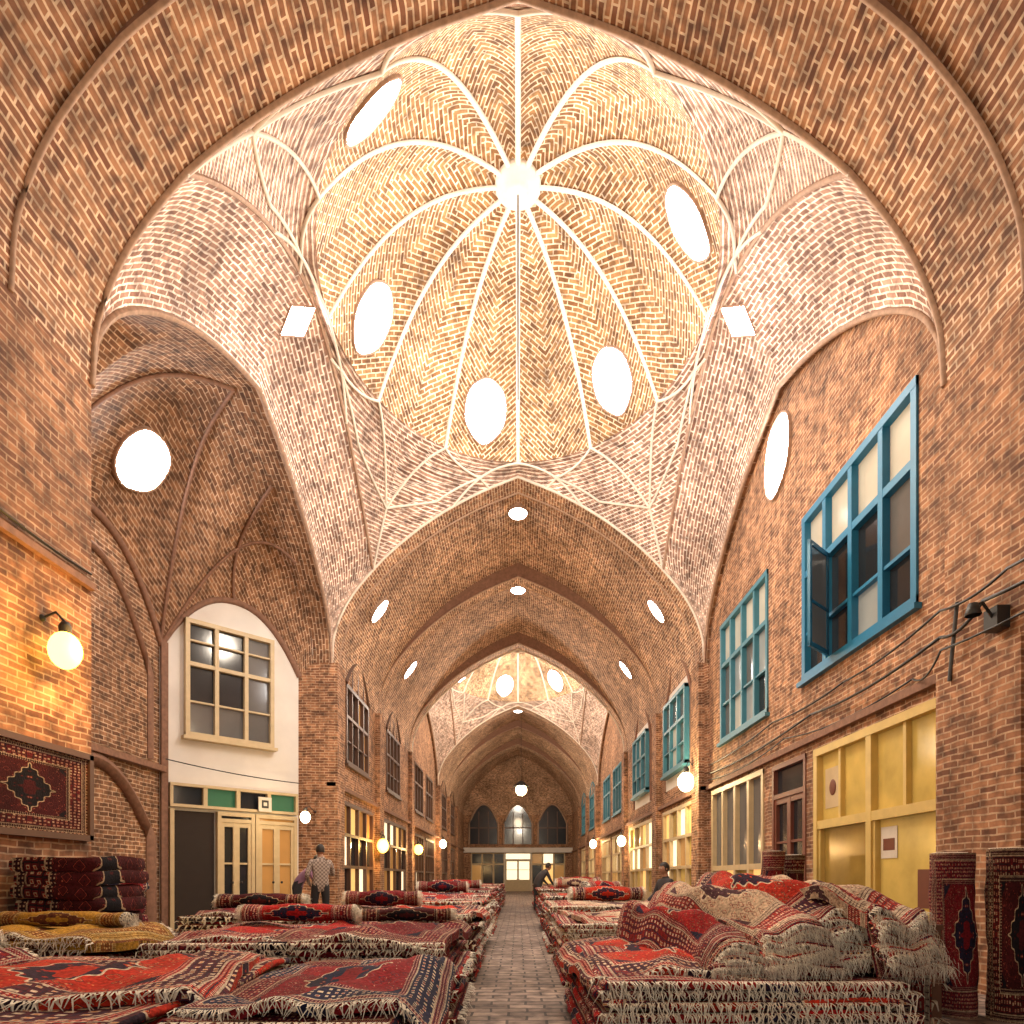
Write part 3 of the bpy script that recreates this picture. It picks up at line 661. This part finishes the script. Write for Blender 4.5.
def lroll(mb, x0, y0, x1, y1, z, r, mi_, rnd):
    A, B = Vector((x0, y0, z)), Vector((x1, y1, z)); d = (B-A).normalized(); s = Vector((-d.y, d.x, 0)); n = 20; rows = []; UV = []; m = 18
    for k in range(m+1):
        t = k/m; c = A.lerp(B, t); row = []; uu = []
        for j in range(n+1):
            a = 2*math.pi*j/n; rr = r*(1+.08*math.sin(2*a+k*.5)+.05*math.sin(k*1.1))
            row.append(c+s*(rr*1.35*math.cos(a))+Vector((0, 0, max(-r*.95, rr*math.sin(a))+r*.95))); uu.append((j/n, t*.98+.01))
        rows.append(row); UV.append(uu)
    mb.grid(rows, RUGS[mi_], UV)
    for row, dd in ((rows[0], -d), (rows[-1], d)):
        mb.face(row[:-1], [(0, 0)]*n, RUGS[2])
        c = sum((Vector(q) for q in row[:-1]), Vector())/n
        for k in range(3):
            rr = [c+(Vector(q)-c)*(1-.3*k) for q in row]
            for j in range(n): fringe(mb, rr[j], rr[j+1], dd, 3, .06, rnd)
def rug_stack(x0, x1, y0, y1, h, pal, seed, top=None, th=.05, fr=('front',), yaw=0, name='rug_stack', fn=1.0, j=.06, extra=(), rolls=(), fl=.045):
    rnd = random.Random(seed); mb = MB(); n = max(3, round(h/th)); th = h/n; cx, cy = (x0+x1)/2, (y0+y1)/2
    hx, hy = (x1-x0)/2, (y1-y0)/2
    for k in range(n):
        a, b, c, d = -hx+rnd.uniform(-j, j), hx+rnd.uniform(-j, j), -hy+rnd.uniform(-j, j), hy+rnd.uniform(-j, j)
        m = RUGS[rnd.choice(pal)] if (k < n-1 or top is None) else RUGS[top]
        z0, z1 = k*th+.002, (k+1)*th-.004
        slab(mb, a, b, c, d, z0, z1, m, rnd, .003+.009*k/n)
        nf = int((b-a)/.014*fn)
        if 'front' in fr: fringe(mb, (a, c-.01, z1), (b, c-.01, z1), (0, -1, 0), nf, fl, rnd)
        if 'back' in fr and k > n-3: fringe(mb, (a, d+.01, z1+.02), (b, d+.01, z1+.02), (0, 1, 0), nf, .05, rnd)
        ns = int((d-c)/.025*fn)
        if 'right' in fr and rnd.random() < .2: fringe(mb, (b+.01, c, z1), (b+.01, d, z1), (1, 0, 0), ns, .05, rnd)
        if 'left' in fr and rnd.random() < .2: fringe(mb, (a-.01, c, z1), (a-.01, d, z1), (-1, 0, 0), ns, .05, rnd)
    for e in extra:
        ex, ey, ax, ay, yw, mi_ = e[:6]; lift = e[6] if len(e) > 6 else .02
        nx, ny = 30, 24; P = []; UV = []; cs, sn = math.cos(yw), math.sin(yw); ph = rnd.random()*6
        for jj in range(ny+1):
            row = []; ur = []
            for i in range(nx+1):
                lx, ly = ax*(2*i/nx-1), ay*(2*jj/ny-1); X = ex+lx*cs-ly*sn; Y = ey+lx*sn+ly*cs
                dx = max(0, abs(X)-hx-.02); dy_ = max(0, abs(Y)-hy-.02); dd = math.hypot(dx, dy_)
                z = h+lift+.018*math.sin(lx*7+ph)+.015*math.sin(ly*6+ph*2)+.010*math.sin((lx+ly)*11)+.04*math.exp(-((lx-ly*.4-.2)/.09)**2)
                if dd > 0:
                    k2 = .12/max(dd, 1e-6) if dd > .12 else 1
                    z -= dd*1.0
                    if dx > 0: X -= math.copysign(dx*(1-min(1, k2)), X)
                    if dy_ > 0: Y -= math.copysign(dy_*(1-min(1, k2)), Y)
                row.append((X, Y, max(.02, z))); ur.append((i/nx*.998+.001, jj/ny*.998+.001))
            P.append(row); UV.append(ur)
        mb.grid(P, RUGS[mi_], UV)
        for side, o_ in ((P[0], -1), (P[-1], 1)):
            for i in range(nx): fringe(mb, side[i], side[i+1], (sn*-o_, cs*o_, 0), 5, .05 if abs(side[i][2]-h) < .08 else .08, rnd)
        for edge in ([P[jj][0] for jj in range(ny+1)], [P[jj][nx] for jj in range(ny+1)], P[0], P[-1]):
            mb.grid([edge, [(q[0], q[1], max(.01, q[2]-.035-lift*.6)) for q in edge]], RUGS[mi_], [[(i/len(edge), .3) for i in range(len(edge))], [(i/len(edge), .35) for i in range(len(edge))]])
    for q in rolls: lroll(mb, q[0], q[1], q[2], q[3], h+.02+(q[6] if len(q) > 6 else 0), q[4], q[5], rnd)
    o = mb.make(name); o.location = (cx, cy, 0); o.rotation_euler = (0, 0, yaw); return o
rug_stack(-4.15, -1.45, 2.3, 4.10, .58, [0, 1, 2, 3], 1, top=1, fr=('front', 'right', 'back'), yaw=.03, j=.1, extra=((-.8, -.1, .7, .8, -.15, 0, .03), (.55, .05, .8, .7, .2, 1, .04)), rolls=((-1.25, .55, -.35, .62, .09, 6, .03),))
rug_stack(-1.28, -.48, 2.3, 4.0, .58, [0, 2, 3, 5], 2, top=2, fr=('front', 'back', 'right'), yaw=.0, j=.05, extra=((.03, .1, .5, .8, .06, 3),))
rug_stack(-4.2, -2.95, 4.45, 5.4, .66, [4, 0, 2], 3, top=4, fr=('front', 'right'), yaw=-.04, extra=((.1, 0, .65, .46, -.1, 4, .04),), rolls=((-.5, .12, .55, .05, .06, 4, .04),))
rug_stack(-2.75, -.50, 4.6, 6.2, .64, [0, 2, 3], 4, top=2, fr=('front', 'right', 'back'), yaw=.02, j=.08, extra=((-.3, .1, .8, .66, .12, 0), (.5, -.1, .65, .72, -.08, 2, .04)), rolls=((-.9, .55, .1, .6, .08, 0, .04), (.2, .5, 1.0, .62, .06, 6, .04)))
rug_stack(-2.5, -.5, 6.75, 8.7, .70, [0, 2, 1], 5, top=0, fr=('front', 'right'), fn=.5, extra=((.2, 0, .9, .9, -.1, 1),), rolls=((-.7, .5, .2, .6, .10, 2, .02),))
rug_stack(-4.25, -2.8, 8.0, 9.5, .62, [0, 2, 3, 6], 6, top=6, fr=('front',), fn=.4, yaw=.05, extra=((0, 0, .7, .6, .2, 2, .04),), rolls=((-.55, 0, .55, .1, .10, 6, .05), (-.5, .35, .5, .4, .09, 2, .05)))
rug_stack(-2.5, -.55, 9.3, 11.4, .76, [0, 1, 2], 7, top=1, fr=('front', 'right'), fn=.4, extra=((-.1, 0, .9, .9, .1, 0),))
rug_stack(-2.5, -.55, 12.1, 14.4, .78, [0, 2, 5], 8, top=0, fr=('front', 'right'), fn=.3, rolls=((-.6, .5, .4, .6, .12, 2),))
rug_stack(-2.5, -.6, 15.4, 18.2, .80, [0, 2, 1], 9, top=2, fr=('front',), fn=.3, rolls=((-.7, .5, .5, .6, .12, 0),))
rug_stack(-2.6, -.6, 19.2, 22.5, .84, [0, 1, 3], 10, top=0, fr=('front',), fn=.2)
rug_stack(-2.6, -.6, 24, 28, .86, [0, 1, 3], 11, top=1, fr=('front',), fn=.2)
rug_stack(.44, 2.05, 3.35, 5.55, .56, [0, 1, 2, 3], 12, top=0, fr=('front',), fn=1.6, j=.05, extra=((-.3, .1, .6, 1.0, .05, 1),), fl=.07)
rug_stack(.5, 2.5, 6.5, 8.5, .64, [5, 0, 2, 5], 13, top=0, fr=('front', 'left'), fn=.8, extra=((0, 0, .9, .95, .1, 5),), rolls=((.3, .2, .9, .8, .09, 0, .04),))
rug_stack(.5, 2.5, 9.3, 11.4, .70, [5, 1, 0], 14, top=5, fr=('front', 'left'), fn=.5, rolls=((-.6, .5, .6, .6, .12, 1),))
rug_stack(.5, 2.3, 12.9, 15.0, .74, [0, 1, 3], 15, top=1, fr=('front', 'left'), fn=.4, rolls=((.1, .2, .8, .6, .14, 0),))
rug_stack(.6, 2.6, 17.7, 20, .80, [0, 1, 5], 16, top=0, fr=('front',), fn=.3, rolls=((-.3, .2, .8, .6, .16, 0), (-.5, -.4, .6, -.5, .14, 5)))
rug_stack(.6, 2.6, 21.5, 24.5, .82, [0, 1, 3], 17, top=1, fr=('front',), fn=.2)
rug_stack(-4.38, -3.72, 5.62, 6.3, 1.30, [2, 6, 6], 18, top=6, fr=(), name='folded_rug_stack', th=.13, j=.04)
rug_stack(-5.35, -4.62, 7.1, 7.9, 1.32, [2, 6, 3], 19, top=6, fr=(), name='folded_rug_stack', th=.13, j=.04)

def hprof(t, y):
    v = 0
    for c, w, a in ((.12, .14, .62), (.36, .17, .90), (.62, .20, 1.0), (.88, .13, .86)):
        v += (a*math.exp(-((t-c-.05*math.sin(y*2.2))/w)**2))**6
    e = min(1, t/.05, (1-t)/.05)
    return (v**(1/6))*max(0, e)**.5
def heap(name, x0, x1, y0, y1, zb, hh, mats, seed):
    rnd = random.Random(seed); mb = MB()
    spans = [(-.02, .30, mats[0], .02), (.18, .52, mats[1], -.04), (.40, .80, mats[2], .04), (.68, 1.02, mats[3], -.10)]
    for k, (ta, tb, mi_, yo) in enumerate(spans):
        nx = 34; ny = 26; P = []; UV = []
        for j in range(ny+1):
            row = []; ur = []
            for i in range(nx+1):
                u = i/nx; t = ta+(tb-ta)*u; s = j/ny; y = y0+yo+(y1-y0)*s+.05*math.sin(t*11+k)
                z = zb+hh*hprof(min(.999, max(.001, t)), y)*(1-.45*(1-s)**3)+.035*k
                z += .02*math.sin(t*26+j*.5)+.015*math.sin(j*.9+k)
                ed = min(u, 1-u)
                z -= .05*math.exp(-(ed/.05)**2)
                x = x0+(x1-x0)*t-.24*(s-.5)+.05*math.sin(s*5+k)
                row.append((x, y, z)); ur.append((s*.998+.001, u*.998+.001))
            P.append(row); UV.append(ur)
        mb.grid(P, RUGS[mi_], UV)
        for e in (0, nx):
            col = [P[j][e] for j in range(ny+1)]; dropc = [(q[0], q[1], max(zb-.02, q[2]-.08) if e == 0 or k < 3 else zb-.5) for q in col]
            mb.grid([col, dropc], RUGS[mi_], [[(j/ny*2, .3) for j in range(ny+1)], [(j/ny*2, .5) for j in range(ny+1)]])
            if e == nx and k == 3:
                for lev in range(7):
                    for j in range(ny): fringe(mb, (col[j][0]+.02, col[j][1], col[j][2]-.1*lev), (col[j+1][0]+.02, col[j+1][1], col[j+1][2]-.1*lev), (1, 0, 0), 3, .10, rnd)
        # stacked fringed edges: each tier steps out and hangs over the one below
        NL = 7
        base = [[(q[0], q[1]+.04, q[2]) for q in P[0]], [(q[0], q[1]-.10, zb-.04) for q in P[0]]]
        mb.grid(base, RUGS[2])  # dark backing colour stands in for shade between the fringes
        for lev in range(NL):
            f0 = lev/NL
            ld = [(q[0]+.01*math.sin(lev*3), q[1]-.16*f0-.03*math.sin(q[0]*9+lev*1.7)-.03, zb+(q[2]-zb)*(1-f0)+.015*math.sin(q[0]*14+lev*2)) for q in P[0]]
            mb.grid([[(q[0], q[1]+.06, q[2]+.01) for q in ld], ld, [(q[0], q[1]-.005, q[2]-.018) for q in ld]], RUGS[(0, 5, 1)[lev % 3]])
            for i in range(nx): fringe(mb, (ld[i][0], ld[i][1]-.01, ld[i][2]-.01), (ld[i+1][0], ld[i+1][1]-.01, ld[i+1][2]-.01), (0, -1, 0), 4, .075, rnd)
        mb.grid([P[-1], [(q[0], q[1], zb-.05) for q in P[-1]]], RUGS[mi_])
    return mb.make(name)
heap('draped_rug_pile', .98, 2.22, 3.72, 5.3, .60, .47, [0, 5, 1, 5], 30)

def roll(name, x, y, r, h, mi_, lean=(0, 0)):
    mb = MB(); n = 28; rows = []; UV = []
    for k in range(13):
        t = k/12; row = []; uu = []
        for j in range(n+1):
            a = 2*math.pi*j/n; rr = r*(1+.05*math.sin(3*a+k*.8)+.03*math.sin(k*2.3))
            row.append((x+lean[0]*t+rr*math.cos(a), y+lean[1]*t+rr*math.sin(a), h*t)); uu.append((j/n*2, t*.98+.01))
        rows.append(row); UV.append(uu)
    mb.grid(rows, RUGS[mi_], UV)
    sp = []
    for i in range(70):
        a = i/69*6*math.pi; rr = r*(1-i/75); sp.append((x+lean[0]+rr*math.cos(a), y+lean[1]+rr*math.sin(a), h-.005))
    top = [(x+lean[0]+r*math.cos(2*math.pi*j/n), y+lean[1]+r*math.sin(2*math.pi*j/n), h-.01) for j in range(n)]
    mb.face(top, [(0, 0)]*n, RUGS[2]); mb.tube(sp, .010, M_FRINGE, n=4)
    return mb.make(name)
roll('rolled_rug', 3.52, 5.15, .155, 1.30, 2, (.0, .05)); roll('rolled_rug', 3.82, 4.98, .14, 1.33, 6, (.02, .04)); roll('rolled_rug', 4.05, 4.62, .15, 1.25, 2, (.03, 0))
roll('rolled_rug', 3.75, 9.6, .16, 1.5, 2, (.08, 0)); roll('rolled_rug', 4.15, 9.75, .15, 1.45, 6, (.05, 0))
tb = MB(); tb.box(2.86, 3.26, 4.9, 5.6, .70, .74, M_BROWN); tb.box(2.90, 3.22, 4.96, 5.55, .08, .699, M_YEL)
for x in (2.87, 3.18): tb.box(x, x+.07, 4.91, 4.97, 0, .698, M_BROWN); tb.box(x, x+.07, 5.52, 5.58, 0, .698, M_BROWN)
tb.box(2.93, 3.19, 4.93, 4.95, .40, .43, M_BROWN); tb.make('wooden_cabinet')

fc = MB(); Pf = PL((-4.49, 0, 0), (0, 1, 0), (1, 0, 0))
Pf.box(fc, 5.0, 6.68, 1.48, 2.38, 0, .03, M_BROWN)
for (a, b, c, d) in ((5.0, 6.68, 1.48, 1.54), (5.0, 6.68, 2.32, 2.38), (6.62, 6.68, 1.49, 2.37), (5.0, 5.06, 1.49, 2.37)): Pf.box(fc, a, b, c, d, .03, .065, M_BROWN)
fc.face([Pf.p(5.06, 1.54, .035), Pf.p(6.62, 1.54, .035), Pf.p(6.62, 2.32, .035), Pf.p(5.06, 2.32, .035)], [(.0, 0), (1, 0), (1, 1), (0, 1)], RUGS[6])
fc.make('framed_carpet')

# ------------------------------------------------------------------ people
M_SKIN = plain('skin', (0.42, 0.22, 0.14), .5); M_HAIR = plain('hair', (0.025, 0.018, 0.015), .6)
M_TROU = plain('dark_trousers', (0.025, 0.025, 0.03), .8); M_SHOE = plain('shoes', (0.02, .015, .012), .4)
M_SHP = plain('mauve_shirt', (0.28, 0.15, 0.24), .8); M_SHD = plain('dark_jacket', (0.035, .03, .035), .8)
def checkmat():
    m, nt, b = newmat('checked_shirt'); tc = N(nt, 'ShaderNodeTexCoord'); ck = N(nt, 'ShaderNodeTexChecker'); ck.inputs['Scale'].default_value = 26
    ck.inputs['Color1'].default_value = (.20, .15, .13, 1); ck.inputs['Color2'].default_value = (.44, .37, .32, 1)
    nt.links.new(tc.outputs['Object'], ck.inputs['Vector']); nt.links.new(ck.outputs['Color'], b.inputs['Base Color']); b.inputs['Roughness'].default_value = .85; return m
M_CHK = checkmat()
def person(name, loc, yaw, shirt, pose='stand', trousers=None):
    trousers = trousers or M_TROU
    J = {'pel': (0, 0, .95), 'sp': (0, 0, 1.13), 'ch': (0, .0, 1.32), 'nb': (0, -.01, 1.46), 'nk': (0, .005, 1.53), 'hd': (0, .015, 1.60),
         'sL': (-.18, 0, 1.41), 'eL': (-.25, -.03, 1.13), 'wL': (-.24, .06, .89), 'hL': (-.235, .09, .81),
         'sR': (.18, 0, 1.41), 'eR': (.25, -.03, 1.13), 'wR': (.24, .06, .89), 'hR': (.235, .09, .81),
         'pL': (-.095, 0, .90), 'kL': (-.11, .02, .50), 'aL': (-.115, -.01, .09), 'tL': (-.13, .13, .045),
         'pR': (.095, 0, .90), 'kR': (.11, .02, .50), 'aR': (.115, -.01, .09), 'tR': (.13, .13, .045)}
    if pose == 'reach':
        J.update(eR=(.27, .12, 1.16), wR=(.14, .30, 1.25), hR=(.10, .37, 1.28), kL=(-.12, .06, .5), aL=(-.13, .06, .09), tL=(-.15, .2, .045), eL=(-.27, -.05, 1.15), wL=(-.20, .10, .97), hL=(-.16, .16, .93))
    if pose == 'bend':
        J.update(sp=(0, .08, 1.10), ch=(0, .22, 1.22), nb=(0, .32, 1.32), nk=(0, .37, 1.37), hd=(0, .42, 1.42), sL=(-.18, .27, 1.27), sR=(.18, .27, 1.27), eL=(-.22, .38, 1.03), wL=(-.16, .52, .88), hL=(-.15, .57, .82), eR=(.22, .38, 1.03), wR=(.16, .52, .88), hR=(.15, .57, .82))
    if pose == 'sit':
        dz = -.38
        for k in ('pel', 'sp', 'ch', 'nb', 'nk', 'hd', 'sL', 'sR'): J[k] = (J[k][0], J[k][1], J[k][2]+dz)
        J.update(pL=(-.1, .02, .56), pR=(.1, .02, .56), kL=(-.14, .44, .55), kR=(.14, .44, .55), aL=(-.14, .42, .09), aR=(.14, .46, .09), tL=(-.15, .56, .045), tR=(.15, .60, .045),
                 eL=(-.25, .08, .78), wL=(-.16, .30, .66), hL=(-.13, .37, .64), eR=(.25, .08, .78), wR=(.16, .30, .66), hR=(.13, .37, .64))
    R = {'pel': (.155, .12), 'sp': (.145, .11), 'ch': (.17, .12), 'nb': (.09, .075), 'nk': (.056, .056), 'hd': (.06, .065), 'sL': (.072, .07), 'eL': (.048, .048), 'wL': (.03, .026), 'hL': (.038, .02),
         'pL': (.105, .105), 'kL': (.066, .066), 'aL': (.045, .045), 'tL': (.042, .032)}
    for k in list(R):
        if k.endswith('L'): R[k[0]+'R'] = R[k]
    E = [('pel', 'sp', 's'), ('sp', 'ch', 's'), ('ch', 'nb', 's'), ('nb', 'nk', 'k'), ('nk', 'hd', 'k'), ('ch', 'sL', 's'), ('sL', 'eL', 's'), ('eL', 'wL', 's'), ('wL', 'hL', 'k'), ('ch', 'sR', 's'), ('sR', 'eR', 's'), ('eR', 'wR', 's'), ('wR', 'hR', 'k'),
         ('pel', 'pL', 't'), ('pL', 'kL', 't'), ('kL', 'aL', 't'), ('aL', 'tL', 'f'), ('pel', 'pR', 't'), ('pR', 'kR', 't'), ('kR', 'aR', 't'), ('aR', 'tR', 'f')]
    keys = list(J); idx = {k: i for i, k in enumerate(keys)}
    me = bpy.data.meshes.new('tmp'); me.from_pydata([J[k] for k in keys], [(idx[a], idx[b]) for a, b, _ in E], [])
    ob = bpy.data.objects.new('tmp', me); COL.objects.link(ob)
    sk = ob.modifiers.new('skin', 'SKIN'); sk.use_smooth_shade = True
    for k in keys:
        d = me.skin_vertices[0].data[idx[k]]; d.radius = R[k]; d.use_root = (k == 'pel')
    ss = ob.modifiers.new('sub', 'SUBSURF'); ss.levels = 2; ss.render_levels = 2
    dg = bpy.context.evaluated_depsgraph_get(); dg.update(); ev = ob.evaluated_get(dg); m2 = bpy.data.meshes.new_from_object(ev)
    bpy.data.objects.remove(ob)
    mb = MB(); mats = {'s': shirt, 'k': M_SKIN, 't': trousers, 'f': M_SHOE}
    mb.v = [tuple(v.co) for v in m2.vertices]
    for p in m2.polygons:
        c = p.center; best = None
        for a, b, t in E:
            A, B = Vector(J[a]), Vector(J[b]); ab = B-A; u = max(0, min(1, (c-A).dot(ab)/ab.length_squared)); d = (c-(A+ab*u)).length
            d -= (R[a][0]*(1-u)+R[b][0]*u)*.8
            if best is None or d < best[0]: best = (d, t)
        mb.f.append(tuple(p.vertices)); mb.m.append(mb.mi(mats[best[1]])); mb.sm.append(True); mb.uv.extend([(0, 0)]*len(p.vertices))
    h = Vector(J['hd'])+Vector((0, .015, .055)); n = 14; rows = []
    for i in range(n+1):
        ph = math.pi*i/n; row = []
        for j in range(2*n+1):
            a = math.pi*j/n; x, y, z = math.sin(ph)*math.cos(a), math.sin(ph)*math.sin(a), math.cos(ph)
            w = .078*(1-.18*max(0, -z)); yy = .098*y*(1-.1*max(0, -z)) + (.012*max(0, -z)*(1 if y > 0 else 0))
            row.append((h.x+w*x, h.y+yy, h.z+.12*z))
        rows.append(row)
    mb.grid(rows, M_SKIN)
    hr = []
    for i in range(9):
        ph = math.pi*.62*i/8; row = []
        for j in range(25):
            a = 2*math.pi*j/24; ff = ph if math.sin(a) < .3 else ph*.62
            x, y, z = math.sin(ff)*math.cos(a), math.sin(ff)*math.sin(a), math.cos(ff)
            row.append((h.x+.086*x, h.y-.004+.106*y, h.z+.006+.127*z))
        hr.append(row)
    mb.grid(hr, M_HAIR)
    mb.tube([(h.x, h.y+.088, h.z+.025), (h.x, h.y+.108, h.z-.01), (h.x, h.y+.115, h.z-.025), (h.x, h.y+.095, h.z-.035)], .011, M_SKIN, n=6)
    for s in (-1, 1):
        mb.sphere((h.x+s*.031, h.y+.086, h.z+.012), .012, M_PAPER, 6); mb.sphere((h.x+s*.031, h.y+.095, h.z+.012), .006, M_HAIR, 5)
        mb.tube([(h.x+s*.018, h.y+.095, h.z+.032), (h.x+s*.045, h.y+.086, h.z+.034)], .005, M_HAIR, n=4)
        mb.sphere((h.x+s*.079, h.y-.002, h.z-.005), .024, M_SKIN, 6, (.4, .7, 1.1))
    mb.tube([(h.x-.022, h.y+.088, h.z-.06), (h.x, h.y+.096, h.z-.058), (h.x+.022, h.y+.088, h.z-.06)], .006, M_REDWD, n=4)
    for sd, s in (('L', -1), ('R', 1)):
        w, hd = Vector(J['w'+sd]), Vector(J['h'+sd]); d = (hd-w).normalized(); side = Vector((s, 0, 0)).cross(d).normalized()
        cur = Vector((-s, 0, 0))
        for k, L in enumerate((.062, .072, .068, .052)):
            b0 = hd+side*(k-1.5)*.019; mb.tube([b0, b0+d*L*.55+cur*.006, b0+d*L*.95+cur*.022, b0+d*L*1.15+cur*.036], .0095, M_SKIN, n=6, r1=.006)
        b0 = w.lerp(hd, .35)-side*.028; mb.tube([b0, b0-side*.025+d*.03, b0-side*.03+d*.058+cur*.012], .011, M_SKIN, n=6, r1=.008)
    o = mb.make(name); o.location = loc; o.rotation_euler = (0, 0, yaw); return o
person('man', (-3.95, 12.8, 0), math.radians(25), M_CHK, 'reach')
person('man', (-4.7, 13.6, 0), math.radians(-75), M_SHP, 'bend')
person('man', (.62, 20.75, 0), math.radians(-60), M_SHD, 'bend')
person('seated_man', (2.80, 12.15, 0), math.radians(110), M_SHD, 'sit')
st = MB()
for dx in (-.16, .16):
    for dy in (-.16, .16): st.tube([(2.80+dx, 12.15+dy, 0), (2.80+dx*.8, 12.15+dy*.8, .40)], .02, M_BROWN)
st.lathe([(0, .39), (.2, .39), (.21, .41), (.2, .44), (0, .44)], (2.80, 12.15, 0), M_BROWN); st.make('stool')

# ------------------------------------------------------------------ world, camera
w = bpy.data.worlds.new('World'); SC.world = w; w.use_nodes = True
bg = w.node_tree.nodes['Background']; bg.inputs[0].default_value = (1, .88, .74, 1); bg.inputs[1].default_value = 0.82
cam = bpy.data.cameras.new('Camera'); co = bpy.data.objects.new('Camera', cam); COL.objects.link(co); SC.camera = co
co.location = (0, 0, 1.1); co.rotation_euler = (math.radians(90), 0, 0)
cam.sensor_width = 36; cam.lens = 36*640/1024; cam.shift_x = -6/1024; cam.shift_y = (878-512)/1024; cam.clip_end = 200; cam.clip_start = .05
SC.view_settings.view_transform = 'Standard'
